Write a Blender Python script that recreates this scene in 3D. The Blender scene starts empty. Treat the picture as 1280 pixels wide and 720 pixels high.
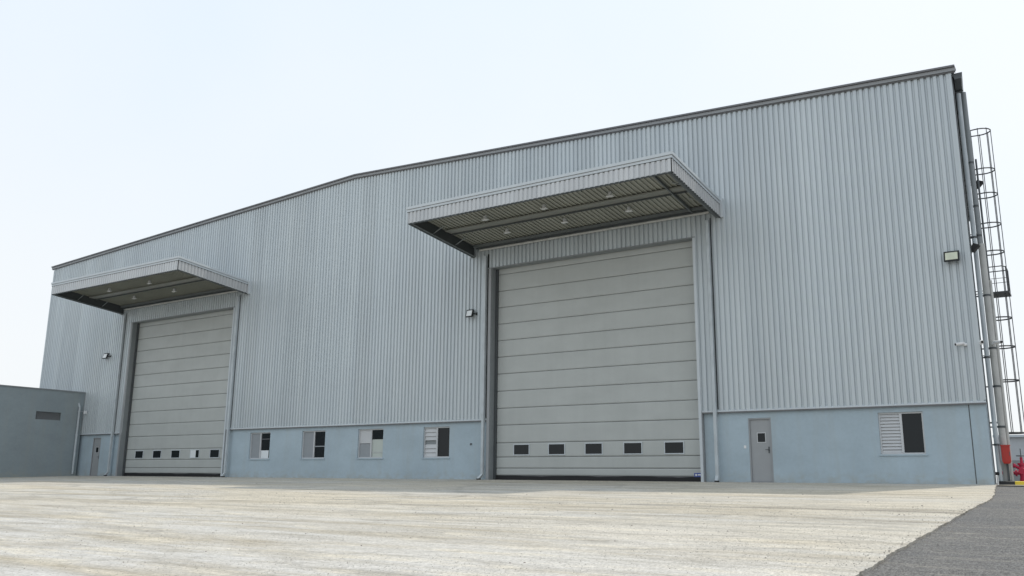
import bpy, math, random
from mathutils import Vector
random.seed(7)
C = bpy.context.scene.collection
sc = bpy.context.scene
R = math.radians

# ---------------------------------------------------------------- camera
cd = bpy.data.cameras.new('camera'); cam = bpy.data.objects.new('camera', cd); C.objects.link(cam)
sc.camera = cam
from mathutils import Matrix
yaw, pitch, roll = R(33.867), R(12.3729), R(.51864)
fw = Vector((-math.sin(yaw)*math.cos(pitch), math.cos(yaw)*math.cos(pitch), math.sin(pitch)))
r0 = Vector((math.cos(yaw), math.sin(yaw), 0)); u0 = r0.cross(fw)
rr = r0*math.cos(roll)+u0*math.sin(roll); uu = -r0*math.sin(roll)+u0*math.cos(roll)
m = Matrix((rr, uu, -fw)).transposed().to_4x4()
m.translation = Vector((0, -30, .0476))
cam.matrix_world = m
cd.sensor_width = 36; cd.lens = 36*1087/1280; cd.clip_start = .05; cd.clip_end = 3000

# ---------------------------------------------------------------- world, sun, exposure
SUN_EL, SUN_AZ = R(57.5), R(18)       # azimuth from +Y towards +X
w = bpy.data.worlds.new('World'); sc.world = w; w.use_nodes = True
nt = w.node_tree; nt.nodes.clear()
out = nt.nodes.new('ShaderNodeOutputWorld'); bg = nt.nodes.new('ShaderNodeBackground')
sky = nt.nodes.new('ShaderNodeTexSky'); sky.sky_type = 'NISHITA'; sky.sun_disc = False
sky.sun_elevation = SUN_EL; sky.sun_rotation = SUN_AZ
sky.air_density = 1.0; sky.dust_density = 4.0; sky.ozone_density = 1.0
tc = nt.nodes.new('ShaderNodeTexCoord')
nz = nt.nodes.new('ShaderNodeTexNoise'); nz.inputs['Scale'].default_value = 1.6; nz.inputs['Detail'].default_value = 4
nt.links.new(tc.outputs['Generated'], nz.inputs['Vector'])
cr = nt.nodes.new('ShaderNodeValToRGB')
cr.color_ramp.elements[0].position = .40; cr.color_ramp.elements[0].color = (.83, .895, .95, 1)
cr.color_ramp.elements[1].position = .68; cr.color_ramp.elements[1].color = (.90, .93, .955, 1)
nt.links.new(nz.outputs['Fac'], cr.inputs['Fac'])
sx = nt.nodes.new('ShaderNodeSeparateXYZ'); nt.links.new(tc.outputs['Generated'], sx.inputs[0])
gr = nt.nodes.new('ShaderNodeValToRGB')
gr.color_ramp.elements[0].position = .0; gr.color_ramp.elements[0].color = (1.02, 1.0, .975, 1)
gr.color_ramp.elements[1].position = .75; gr.color_ramp.elements[1].color = (.90, .96, 1.02, 1)
nt.links.new(sx.outputs[2], gr.inputs['Fac'])
mg = nt.nodes.new('ShaderNodeVectorMath'); mg.operation = 'MULTIPLY'
nt.links.new(cr.outputs['Color'], mg.inputs[0]); nt.links.new(gr.outputs['Color'], mg.inputs[1])
mul = nt.nodes.new('ShaderNodeVectorMath'); mul.operation = 'SCALE'; mul.inputs['Scale'].default_value = 10.5
nt.links.new(mg.outputs[0], mul.inputs[0])
mx = nt.nodes.new('ShaderNodeMix'); mx.data_type = 'RGBA'; mx.inputs[0].default_value = .88
nt.links.new(sky.outputs[0], mx.inputs[6]); nt.links.new(mul.outputs[0], mx.inputs[7])
nt.links.new(mx.outputs[2], bg.inputs['Color']); bg.inputs['Strength'].default_value = .1
nt.links.new(bg.outputs[0], out.inputs[0])
sd = bpy.data.lights.new('sun', 'SUN'); sun = bpy.data.objects.new('sun', sd); C.objects.link(sun)
sd.energy = 2.1; sd.angle = R(1.6); sd.color = (1, .93, .82)
d = Vector((math.sin(SUN_AZ)*math.cos(SUN_EL), math.cos(SUN_AZ)*math.cos(SUN_EL), math.sin(SUN_EL)))
sun.rotation_euler = d.to_track_quat('Z', 'Y').to_euler()
sun.location = (20, 30, 60)
sc.view_settings.view_transform = 'Standard'; sc.view_settings.look = 'None'
sc.view_settings.exposure = .12; sc.view_settings.gamma = 1
sc.render.engine = 'CYCLES'

# ---------------------------------------------------------------- materials
def mat(name, col, rough=.5, metal=0., build=None, spec=.5):
    m = bpy.data.materials.new(name); m.use_nodes = True
    t = m.node_tree; b = t.nodes['Principled BSDF']
    b.inputs['Base Color'].default_value = (*col, 1); b.inputs['Roughness'].default_value = rough
    b.inputs['Metallic'].default_value = metal; b.inputs['Specular IOR Level'].default_value = spec
    if build: build(t, b, col)
    return m
class N:
    """tiny node-graph helper"""
    def __init__(s, t): s.t = t; s.pos = t.nodes.new('ShaderNodeNewGeometry').outputs['Position']
    def map(s, scale, loc=(0, 0, 0), rot=(0, 0, 0)):
        n = s.t.nodes.new('ShaderNodeMapping'); s.t.links.new(s.pos, n.inputs['Vector'])
        n.inputs['Scale'].default_value = scale; n.inputs['Location'].default_value = loc; n.inputs['Rotation'].default_value = rot
        return n.outputs[0]
    def noise(s, vec, scale=1, detail=4, rough=.55, dist=0):
        n = s.t.nodes.new('ShaderNodeTexNoise'); s.t.links.new(vec, n.inputs['Vector'])
        n.inputs['Scale'].default_value = scale; n.inputs['Detail'].default_value = detail
        n.inputs['Roughness'].default_value = rough; n.inputs['Distortion'].default_value = dist
        return n.outputs['Fac']
    def vor(s, vec, scale=1, what='Distance'):
        n = s.t.nodes.new('ShaderNodeTexVoronoi'); s.t.links.new(vec, n.inputs['Vector'])
        n.inputs['Scale'].default_value = scale
        return n.outputs[what]
    def math(s, op, a, b=None, c=None, clamp=False):
        n = s.t.nodes.new('ShaderNodeMath'); n.operation = op; n.use_clamp = clamp
        for i, v in enumerate((a, b, c)):
            if v is None: continue
            if isinstance(v, (int, float)): n.inputs[i].default_value = v
            else: s.t.links.new(v, n.inputs[i])
        return n.outputs[0]
    def rng(s, v, a, b, c, d_):
        n = s.t.nodes.new('ShaderNodeMapRange'); s.t.links.new(v, n.inputs[0])
        for i, x in enumerate((a, b, c, d_)): n.inputs[i+1].default_value = x
        return n.outputs[0]
    def mix(s, f, a, b, blend='MIX'):
        n = s.t.nodes.new('ShaderNodeMix'); n.data_type = 'RGBA'; n.blend_type = blend
        for i, v in ((0, f), (6, a), (7, b)):
            if isinstance(v, (int, float)): n.inputs[i].default_value = v
            elif isinstance(v, tuple): n.inputs[i].default_value = (*v[:3], 1)
            else: s.t.links.new(v, n.inputs[i])
        return n.outputs[2]
    def scale(s, col, v):
        n = s.t.nodes.new('ShaderNodeVectorMath'); n.operation = 'SCALE'
        if isinstance(col, tuple): n.inputs[0].default_value = col[:3]
        else: s.t.links.new(col, n.inputs[0])
        s.t.links.new(v, n.inputs['Scale']); return n.outputs[0]
    def sep(s):
        n = s.t.nodes.new('ShaderNodeSeparateXYZ'); s.t.links.new(s.pos, n.inputs[0]); return n.outputs
    def white(s, v):
        n = s.t.nodes.new('ShaderNodeTexWhiteNoise'); n.noise_dimensions = '1D'; s.t.links.new(v, n.inputs['W']); return n.outputs['Value']
    def bump(s, b, h, dist, strength=1):
        n = s.t.nodes.new('ShaderNodeBump'); s.t.links.new(h, n.inputs['Height'])
        n.inputs['Distance'].default_value = dist; n.inputs['Strength'].default_value = strength
        s.t.links.new(n.outputs[0], b.inputs['Normal'])

def cladding(axis):
    def f(t, b, col):
        n = N(t); xyz = n.sep(); a = xyz[axis]
        wn = n.white(n.math('FLOOR', n.math('MULTIPLY', a, 1.0)))
        sc_ = (2.2, 2.2, .12)
        st = n.noise(n.map(sc_), 1, 5, .6)
        big = n.noise(n.map((.12, .12, .2)), 1, 3)
        fine = n.noise(n.map((14, 14, .6)), 1, 3)
        v = n.math('ADD', n.rng(wn, 0, 1, .94, 1.04), n.rng(st, .3, .7, -.05, .05))
        v = n.math('ADD', v, n.rng(big, .3, .7, -.04, .04))
        v = n.math('ADD', v, n.rng(fine, .3, .7, -.02, .02))
        c = n.scale(n.mix(n.rng(st, .35, .75, 0, .35), col, (col[0]*1.02, col[1]*.98, col[2]*.93)), v)
        t.links.new(c, b.inputs['Base Color'])
        t.links.new(n.rng(big, .3, .7, .38, .55), b.inputs['Roughness'])
        n.bump(b, n.noise(n.map((1.3, 1.3, .8)), 1, 2), .012, .5)
    return f
def plaster(t, b, col):
    n = N(t); xyz = n.sep()
    v = n.math('ADD', n.rng(n.noise(n.map((.5, .5, .8)), 1, 6, .65), .3, .7, .90, 1.07), n.rng(n.noise(n.map((9, 9, 9)), 1, 4), .3, .7, -.03, .03))
    drip = n.rng(n.noise(n.map((2.4, 2.4, .18)), 1, 4), .50, .75, 0, .24)
    low = n.rng(n.math('ADD', xyz[2], n.rng(n.noise(n.map((5, 5, 2)), 1, 5), .3, .7, -.12, .12)), 0, .38, .8, 0)
    dirt = n.math('ADD', drip, n.math('MULTIPLY', low, n.rng(n.noise(n.map((3, 3, 5)), 1, 4), .4, .65, 0, .7)), clamp=True)
    c = n.mix(dirt, n.scale(col, v), (.36, .36, .32))
    t.links.new(c, b.inputs['Base Color'])
    n.bump(b, n.noise(n.map((22, 22, 22)), 1, 5), .006, .6)
def painted(t, b, col):
    n = N(t)
    v = n.math('ADD', n.rng(n.noise(n.map((.7, .7, 1.5)), 1, 5), .3, .7, .95, 1.04), n.rng(n.noise(n.map((3, 3, .25)), 1, 4), .3, .7, -.02, .02))
    t.links.new(n.scale(col, v), b.inputs['Base Color'])
    t.links.new(n.rng(n.noise(n.map((2, 2, 2)), 1, 3), .3, .7, .38, .6), b.inputs['Roughness'])
def pipey(t, b, col):
    n = N(t)
    v = n.rng(n.noise(n.map((4, 4, 2)), 1, 5), .3, .7, .85, 1.08)
    t.links.new(n.scale(col, v), b.inputs['Base Color'])

def arcs(n, lst):
    xyz = n.sep(); tot = None
    brk = n.rng(n.noise(n.map((1.2, 1.2, 1)), 1, 5, .7), .42, .62, 0, .85)
    for cx, cy, r, wd, s in lst:
        dx = n.math('SUBTRACT', xyz[0], cx); dy = n.math('SUBTRACT', xyz[1], cy)
        ds = n.math('SQRT', n.math('ADD', n.math('MULTIPLY', dx, dx), n.math('MULTIPLY', dy, dy)))
        e = n.math('ABSOLUTE', n.math('SUBTRACT', ds, r))
        k = n.rng(e, 0, wd, s, 0)
        tot = k if tot is None else n.math('MAXIMUM', tot, k)
    return n.math('MULTIPLY', tot, brk)
def concrete(t, b, col):
    n = N(t); xyz = n.sep()
    tone = n.noise(n.map((.10, .30, 1), rot=(0, 0, R(6))), 1, 6, .6, .6)
    streak = n.noise(n.map((.16, 1.1, 1), rot=(0, 0, R(-5))), 1, 7, .68, .5)
    streak2 = n.noise(n.map((.45, 2.6, 1), rot=(0, 0, R(8))), 1, 6, .7, .4)
    streak3 = n.noise(n.map((.30, 5.5, 1), loc=(3, 8, 0), rot=(0, 0, R(-8))), 1, 4, .6, .3)
    cream, grey = (.59, .535, .435), (.535, .525, .50)
    near = n.rng(n.math('ADD', xyz[1], n.rng(tone, .3, .7, -2.5, 2.5)), -24, -17, 1, 0)
    c = n.mix(n.rng(tone, .40, .60, 0, .8), cream, grey)
    c = n.mix(n.math('MULTIPLY', near, .8), c, (.575, .56, .535))
    c = n.mix(n.rng(streak, .48, .64, 0, .85), c, (.41, .36, .275))
    c = n.mix(n.rng(streak2, .49, .66, 0, .8), c, (.34, .315, .27))
    c = n.mix(n.rng(streak3, .50, .70, 0, .45), c, (.40, .375, .32))
    c = n.mix(n.rng(n.noise(n.map((.7, 2.4, 1), loc=(7, 3, 0)), 1, 6, .65), .52, .66, 0, .7), c, (.66, .605, .50))
    tr = arcs(n, [(-9, -60, 44, .35, .8), (-9, -60, 46.2, .35, .75), (-20, -8, 8.0, .2, .6), (-20, -8, 10.0, .2, .5), (-34, -15, 4.2, .3, .9), (-17, -14, 4.2, .22, .85), (-17, -14, 2.6, .18, .8),
                  (-30, -2, 14, .3, .7), (-6, -2, 12.2, .2, .8), (8, -40, 22, .12, .6), (-14, -75, 57, .2, .75), (-14, -75, 59.2, .2, .7), (-25, 40, 60, .3, .7), (-25, 40, 57.8, .3, .65), (-2, 5, 27, .12, .35)])
    c = n.mix(tr, c, (.25, .235, .205))
    # sawn joint across the slab
    jt = n.rng(n.math('ABSOLUTE', n.math('ADD', xyz[1], n.math('ADD', 14.1, n.math('MULTIPLY', n.noise(n.map((.8, 0, 0)), 1, 3), .12)))), .03, .11, .9, 0)
    jt = n.math('MULTIPLY', jt, n.rng(xyz[0], -11, -8, 0, 1))
    c = n.mix(jt, c, (.20, .185, .16))
    sp = n.noise(n.map((60, 22, 60)), 1, 3, .75)
    sp2 = n.noise(n.map((22, 9, 22)), 1, 5, .75)
    sp3 = n.noise(n.map((6, 9, 6)), 1, 4, .7)
    v = n.math('ADD', n.rng(sp, .35, .65, .74, 1.17), n.rng(sp2, .35, .65, -.12, .10))
    v = n.math('ADD', v, n.rng(sp3, .35, .65, -.07, .07))
    c = n.scale(c, v)
    pit = n.vor(n.map((30, 11, 30)), 1)
    patch = n.rng(sp3, .42, .58, 0, 1)
    pits = n.math('MULTIPLY', n.rng(n.math('ADD', pit, n.rng(sp2, .35, .65, .12, -.10)), .06, .20, .75, 0), patch)
    c = n.mix(pits, c, (.17, .165, .155))
    t.links.new(c, b.inputs['Base Color'])
    h = n.math('ADD', n.math('MULTIPLY', sp, .5), n.math('MULTIPLY', sp2, 1.0))
    h = n.math('ADD', h, n.math('MULTIPLY', n.noise(n.map((2, 3.2, 1)), 1, 5), 1.8))
    n.bump(b, h, .02, .6)
def asphalt(t, b, col):
    n = N(t)
    big = n.noise(n.map((.5, .9, 1)), 1, 6, .65)
    s1 = n.noise(n.map((60, 20, 60)), 1, 3, .75)
    s2 = n.noise(n.map((24, 9, 24)), 1, 5, .8)
    c = n.mix(n.rng(big, .4, .7, 0, .7), col, (.19, .18, .165))
    v = n.math('ADD', n.rng(s1, .36, .64, .55, 1.5), n.rng(s2, .35, .65, -.35, .35))
    c = n.scale(c, v)
    c = n.mix(n.rng(n.noise(n.map((.8, 4, 1)), 1, 6, .7), .55, .68, 0, .5), c, (.34, .32, .275))
    c = n.mix(n.rng(n.noise(n.map((40, 40, 40), loc=(5, 5, 5)), 1, 2), .64, .70, 0, .8), c, (.42, .40, .36))
    t.links.new(c, b.inputs['Base Color'])
    n.bump(b, n.math('ADD', s2, s1), .02, .8)

M = dict(
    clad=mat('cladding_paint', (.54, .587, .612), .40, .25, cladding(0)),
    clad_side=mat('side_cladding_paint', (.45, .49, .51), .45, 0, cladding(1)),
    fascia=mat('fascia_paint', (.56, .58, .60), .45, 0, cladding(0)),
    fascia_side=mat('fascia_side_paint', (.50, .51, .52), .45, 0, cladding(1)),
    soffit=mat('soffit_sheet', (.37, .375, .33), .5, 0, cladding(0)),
    trim=mat('light_trim', (.56, .60, .63), .4, 0, painted),
    trimdark=mat('roof_trim', (.17, .17, .18), .5, 0, painted),
    trimmid=mat('roof_trim_mid', (.30, .31, .32), .5, 0, painted),
    plinth=mat('plinth_plaster', (.40, .485, .54), .8, 0, plaster),
    annex=mat('annex_plaster', (.30, .35, .375), .8, 0, plaster),
    door=mat('door_panel', (.455, .475, .462), .45, 0, painted),
    doorgrey=mat('door_grey', (.33, .34, .35), .5, 0, painted),
    steel=mat('dark_steel', (.09, .10, .105), .5, .2, painted),
    beam=mat('grey_beam', (.15, .165, .17), .5, .1, painted),
    beamlight=mat('light_beam', (.27, .275, .25), .5, 0, painted),
    reveal=mat('jamb_grey', (.25, .27, .28), .5, 0, painted),
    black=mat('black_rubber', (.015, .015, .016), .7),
    glass=mat('dark_glass', (.008, .011, .013), .06, 0, None, .32),
    frost=mat('grey_pane', (.29, .31, .33), .3, 0, painted),
    pale=mat('daylight_pane', (.75, .78, .80), .4, 0, painted),  # bright daylight in a pane, put into its colour
    cream=mat('cream_board', (.50, .54, .50), .6, 0, painted),
    louv=mat('louvre_aluminium', (.55, .56, .57), .35, .1, painted),
    pvc=mat('pipe_plastic', (.50, .545, .57), .4, 0, pipey),
    pipew=mat('pipe_grey', (.50, .50, .48), .45, 0, pipey),
    ladder=mat('ladder_steel', (.075, .08, .085), .5, .2, pipey),
    white=mat('white_plastic', (.8, .8, .8), .4, 0, pipey),
    lens=mat('lamp_lens', (.62, .64, .50), .25, 0, pipey),
    lensw=mat('lamp_lens_pale', (.78, .80, .80), .25, 0, pipey),
    red=mat('red_paint', (.50, .035, .025), .4, 0, pipey),
    magenta=mat('hydrant_red', (.50, .02, .07), .4, 0, pipey),
    yellow=mat('kerb_yellow', (.70, .52, .04), .6, 0, pipey),
    kblack=mat('kerb_black', (.02, .02, .022), .6, 0, pipey),
    blue=mat('sticker_blue', (.05, .09, .36), .4),
    far=mat('far_render', (.50, .52, .54), .8, 0, plaster),
    fargrey=mat('far_grey', (.27, .28, .28), .8, 0, plaster),
    conc=mat('yard_concrete', (.6, .56, .5), .9, 0, concrete, .3),
    asph=mat('asphalt', (.135, .134, .134), .9, 0, asphalt, .3),
    grit=mat('grit', (.32, .30, .265), .9, 0, pipey),
    stonegrey=mat('grey_aggregate', (.21, .208, .20), .9, 0, pipey),
    stone=mat('pebble', (.30, .27, .24), .9, 0, pipey),
)

# ---------------------------------------------------------------- mesh helpers
WL = {}
class MB:
    def __init__(s): s.v = []; s.f = []; s.sm = []
    def add(s, vs, fs, smooth=False):
        o = len(s.v); s.v += [Vector(v) for v in vs]
        for f in fs: s.f.append([i+o for i in f]); s.sm.append(smooth)
        return s
    def box(s, x0, x1, y0, y1, z0, z1):
        v = [(x, y, z) for z in (z0, z1) for y in (y0, y1) for x in (x0, x1)]
        return s.add(v, [(0, 2, 3, 1), (4, 5, 7, 6), (0, 1, 5, 4), (2, 6, 7, 3), (0, 4, 6, 2), (1, 3, 7, 5)])
    def hexa(s, pts):   # 8 points ordered like box
        return s.add(pts, [(0, 2, 3, 1), (4, 5, 7, 6), (0, 1, 5, 4), (2, 6, 7, 3), (0, 4, 6, 2), (1, 3, 7, 5)])
    def quad(s, a, b, c, d_): return s.add([a, b, c, d_], [(0, 1, 2, 3)])
    def prism(s, poly, y0, y1):   # poly in XZ extruded in Y
        n = len(poly); v = [(x, y0, z) for x, z in poly]+[(x, y1, z) for x, z in poly]
        return s.add(v, [tuple(range(n)), tuple(range(2*n-1, n-1, -1))]+[(i, i+n, (i+1) % n+n, (i+1) % n) for i in range(n)])
    def tube(s, pts, r, n=10, closed=False, caps=True):
        pts = [Vector(p) for p in pts]; rings = []; k = len(pts)
        prev = None
        for i, p in enumerate(pts):
            a = pts[(i-1) % k] if (closed or i > 0) else p
            b = pts[(i+1) % k] if (closed or i < k-1) else p
            t = (b-a).normalized()
            if prev is None:
                up = Vector((0, 0, 1)) if abs(t.z) < .9 else Vector((0, 1, 0))
                x = t.cross(up).normalized()
            else:
                x = (prev - t*prev.dot(t)).normalized()
            prev = x; y = t.cross(x)
            rings.append([p+(x*math.cos(2*math.pi*j/n)+y*math.sin(2*math.pi*j/n))*r for j in range(n)])
        v = [q for g in rings for q in g]; f = []
        m_ = k if closed else k-1
        for i in range(m_):
            for j in range(n):
                a = i*n+j; b = i*n+(j+1) % n; c = ((i+1) % k)*n+(j+1) % n; e = ((i+1) % k)*n+j
                f.append((a, b, c, e))
        s.add(v, f, True)
        if not closed and caps:
            s.add(rings[0], [tuple(reversed(range(n)))]); s.add(rings[-1], [tuple(range(n))])
        return s
    def build(s, name, material, parent=None, label=None):
        xs = [v.x for v in s.v]; ys = [v.y for v in s.v]; zs = [v.z for v in s.v]
        o = Vector(((min(xs)+max(xs))/2, (min(ys)+max(ys))/2, min(zs)))
        me = bpy.data.meshes.new(name); me.from_pydata([v-o for v in s.v], [], s.f); me.materials.append(material)
        me.polygons.foreach_set('use_smooth', s.sm); me.update()
        ob = bpy.data.objects.new(name, me); C.objects.link(ob)
        WL[ob.name] = o
        if parent: ob.parent = parent; ob.location = o-WL[parent.name]
        else: ob.location = o
        if label: ob['label'] = label
        return ob
def each(mb_list, name, material, parent):
    return [b_.build(name, material, parent) for b_ in mb_list]
def tag(o, label=None, cat=None, group=None, kind=None):
    if label: o['label'] = label
    if cat: o['category'] = cat
    if group: o['group'] = group
    if kind: o['kind'] = kind
    return o
def empty(name, loc, label, cat, group=None):
    o = bpy.data.objects.new(name, None); C.objects.link(o); o.location = loc; o.empty_display_size = .3
    WL[o.name] = Vector(loc); return tag(o, label, cat, group)

P = .195
def corr(u0, u1, zb, zt, fn, depth=.055, extra=(), mb=None):
    """trapezoid-ribbed sheet: u along the wall, fn(u, d, z) -> point, zb/zt functions of u"""
    pts = []
    k = math.floor(u0/P)-1
    prof = [(0, 1), (.095, 1), (.120, 0), (.165, 0), (.190, 1)]
    raw = []
    while k*P < u1+P:
        raw += [(k*P+a, b_) for a, b_ in prof]; k += 1
    def at(u):
        for (a, da), (b_, db) in zip(raw, raw[1:]):
            if a <= u <= b_: return da+(db-da)*(u-a)/(b_-a)
        return 0
    pts = [(u0, at(u0))]+[q for q in raw if u0+1e-4 < q[0] < u1-1e-4]+[(u1, at(u1))]
    for e in extra:
        if u0 < e < u1: pts.append((e, at(e)))
    pts.sort()
    mb = mb or MB()
    v = []; f = []
    for u, d_ in pts: v += [fn(u, d_*depth, zb(u)), fn(u, d_*depth, zt(u))]
    for i in range(len(pts)-1): f.append((2*i, 2*i+2, 2*i+3, 2*i+1))
    return mb.add(v, f)
def wall_holes(mb, x0, x1, z0, z1, holes, y, dep):
    xs = sorted({x0, x1, *[h[0] for h in holes], *[h[1] for h in holes]}); zs = sorted({z0, z1, *[h[2] for h in holes], *[h[3] for h in holes]})
    for a, b_ in zip(xs, xs[1:]):
        for c, e in zip(zs, zs[1:]):
            if any(h[0] <= a and b_ <= h[1] and h[2] <= c and e <= h[3] for h in holes): continue
            mb.quad((a, y, c), (b_, y, c), (b_, y, e), (a, y, e))
    for a, b_, c, e in holes:
        mb.quad((a, y, c), (a, y, e), (a, y+dep, e), (a, y+dep, c)); mb.quad((b_, y, c), (b_, y+dep, c), (b_, y+dep, e), (b_, y, e))
        mb.quad((a, y, e), (b_, y, e), (b_, y+dep, e), (a, y+dep, e)); mb.quad((a, y, c), (a, y+dep, c), (b_, y+dep, c), (b_, y, c))
    mb.quad((x0, y, z0), (x0, y, z1), (x0, y+dep, z1), (x0, y+dep, z0)); mb.quad((x1, y, z0), (x1, y+dep, z0), (x1, y+dep, z1), (x1, y, z1))

# ---------------------------------------------------------------- ground
SL = .03
def gz(y): return 0 if y >= 0 else (SL*y if y > -60 else SL*-60)
ys = [-400, -60, -30, -15, 0, 400]
mb = MB()
v = []; xs = [-600, -60, 0, 60, 600]
for y in ys:
    for x in xs: v.append((x, y, gz(y)-.028))
f = [(j*5+i, j*5+i+1, (j+1)*5+i+1, (j+1)*5+i) for j in range(5) for i in range(4)]
tag(mb.add(v, f).build('asphalt_ground', M['asph']), kind='structure')

# concrete yard: sheet with a worn, uneven right edge
edge = [(-60, -1.75), (-30, -1.75), (-22.5, -1.74), (-20.7, -1.81), (-18, -1.86), (-14.5, -1.97), (-11.8, -2.01), (-9.5, -2.02), (-6.8, -2.2), (-3.85, -2.44), (-1.0, -2.67), (0, -2.75)]
def ex(y):
    for (a, xa), (b_, xb) in zip(edge, edge[1:]):
        if a <= y <= b_: return xa+(xb-xa)*(y-a)/(b_-a)
    return -2
def worn(y):
    return .018*math.sin(y*2.1)*math.sin(y*1.3+1)+.007*math.sin(y*9.7)+.005*math.sin(y*23.3+2)+.004*math.sin(y*41+1)
yy = [-60, -45, -32]
y = -31.0
while y < -.05: yy.append(y); y += .07
yy.append(0)
v = []; f = []
for i, y in enumerate(yy):
    xr = ex(y)+(worn(y) if -31.5 < y < -.3 else 0)
    v += [(-140, y, gz(y)+.004), (xr-.35, y, gz(y)+.004), (xr, y, gz(y)+.001), (xr-.01, y, gz(y)-.05)]
for i in range(len(yy)-1):
    a = 4*i
    for q in range(3): f.append((a+q, a+q+1, a+q+5, a+q+4))
tag(MB().add(v, f).build('concrete_yard', M['conc']), kind='structure')

MB().add([(-2.9, -.55, -.012), (8, -.55, -.012), (8, .50, .002), (-2.9, .50, .002)], [(0, 1, 2, 3)]).build('concrete_strip', M['conc'])['kind'] = 'structure'
# loose stones and crumbs
mb = MB()
def pebble(x, y, r):
    n = 6; vs = []; z = gz(y)+.004
    ring = [random.uniform(.7, 1.2) for _ in range(n)]
    for k, (rad, h) in enumerate(((1, 0), (.85, .45), (.35, .8))):
        for j in range(n):
            a = 2*math.pi*j/n+r*50
            vs.append((x+math.cos(a)*r*rad*ring[j], y+math.sin(a)*r*rad*ring[j]*.8, z-.002+h*r*ring[(j+k) % n]))
    fs = [(k*n+j, k*n+(j+1) % n, (k+1)*n+(j+1) % n, (k+1)*n+j) for k in range(2) for j in range(n)]+[tuple(range(2*n, 3*n))]
    mb.add(vs, fs)
for _ in range(900):
    t = random.random()**1.5; y = -27.5+t*22; x = random.uniform(-3-(y+30)*1.5, -2+(y+30)*.05)
    pebble(x, y, random.choice((.003, .004, .004, .005, .006, .009))*(1+t*1.6))
for _ in range(260):
    y = random.uniform(-26, -10); x = ex(y)+random.gauss(-.02, .08); pebble(x, y, random.uniform(.003, .009))
for _ in range(120):
    pebble(random.gauss(-2.0, .10), random.gauss(-23.3, .2), random.uniform(.004, .014))
rough_stones = mb
mb = MB()
def grit(x, y, r):
    z = gz(y)+.003; a0 = random.random()*6
    vs = [(x+math.cos(a0+k*1.571)*r*random.uniform(.7, 1.2), y+math.sin(a0+k*1.571)*r*random.uniform(.7, 1.2), z) for k in range(4)]
    vs.append((x+random.uniform(-.3, .3)*r, y+random.uniform(-.3, .3)*r, z+r*random.uniform(.5, .95)))
    mb.add(vs, [(0, 1, 4), (1, 2, 4), (2, 3, 4), (3, 0, 4)])
for _ in range(22000):
    t = random.random()**1.25; y = -27.3+t*15
    x = random.uniform(-2.6-(y+30)*1.45, ex(y)-.02)
    if math.sin(x*1.3+2*math.sin(y*.7))+math.sin(y*1.1+x*.4)+random.gauss(0, .6) < -.4: continue
    grit(x, y, random.uniform(.003, .0075)*(1+t*.9))
tag(mb.build('yard_grit', M['grit']), 'fine pale grit standing out of the worn concrete surface', 'grit', kind='stuff')
mb = MB()
for _ in range(9000):
    t = random.random()**1.2; y = -27+t*17
    x = random.uniform(ex(y)+.02, ex(y)+.4+(y+30)*.16)
    grit(x, y, random.uniform(.003, .007)*(1+t*.8))
tag(mb.build('asphalt_grit', M['stonegrey']), 'grey aggregate standing out of the asphalt surface', 'grit', kind='stuff')
mb = rough_stones
tag(mb.build('loose_gravel', M['stone']), 'small brown stones and crumbs strewn over the concrete yard', 'gravel', kind='stuff')

# ---------------------------------------------------------------- warehouse
XL, XR, RX = -56.83, -2.8, -29.5
EL, ER, RZ = 13.45, 13.25, 14.65
BK = 26.0
SK = -2.8/30            # the right flank runs back at a slight angle
def xr(y, off=0): return XR+SK*y+off
def top(x): return EL+(RZ-EL)*(x-XL)/(RX-XL) if x < RX else RZ+(ER-RZ)*(x-RX)/(XR-RX)
W = empty('warehouse', (-29.8, 0, 0), 'tall grey ribbed metal warehouse with two canopied sectional doors and blue plinth', 'warehouse')
D1 = (-47.28, -38.1); D2 = (-21.12, -11.93); DH = 8.98
ZP = 2.47
cy = -.05
fn = lambda u, d_, z: (u, cy-d_, z)
mb = MB()
for a, b_, zb in ((XL, D1[0], ZP), (D1[0], D1[1], DH), (D1[1], D2[0], ZP), (D2[0], D2[1], DH), (D2[1], XR, ZP)):
    corr(a, b_, lambda u, z=zb: z, lambda u: top(u), fn, extra=(RX,), mb=mb)
mb.build('front_cladding', M['clad'], W)
# backing wall body (solid behind the sheets)
mb = MB()
def gable(a, b_, zb):
    pl = [(a, zb), (b_, zb), (b_, top(b_)-.01)]
    if a < RX < b_: pl.append((RX, top(RX)-.01))
    pl.append((a, top(a)-.01)); mb.prism(pl, -.03, .36)
gable(XL+.01, D1[0]-.28, ZP+.01); gable(D1[0]-.28, D1[1]+.28, DH+.02); gable(D1[1]+.28, D2[0]-.28, ZP+.01); gable(D2[0]-.28, D2[1]+.28, DH+.02); gable(D2[1]+.28, XR-.05, ZP+.01)
mb.build('inner_wall', M['reveal'], W)
# plinth
WZ = (.91, 2.23)
wins = [(-36.17, -34.65), (-32.37, -30.79), (-28.66, -27.10), (-24.75, -23.30), (-5.91, -4.58)]
pd1 = (-50.26, -49.45, 0, 2.22); pd2 = (-10.18, -9.38, 0, 2.18)
for args in ((XL, D1[0]-.85, [pd1]), (D1[1]+.55, D2[0]-.22, [(a, b_, *WZ) for a, b_ in wins[:4]]), (D2[1]+.62, XR, [pd2, (wins[4][0], wins[4][1], *WZ)])):
    mb = MB(); wall_holes(mb, args[0], args[1], 0, ZP, args[2], 0, .3); mb.build('plinth_wall', M['plinth'], W)
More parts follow.
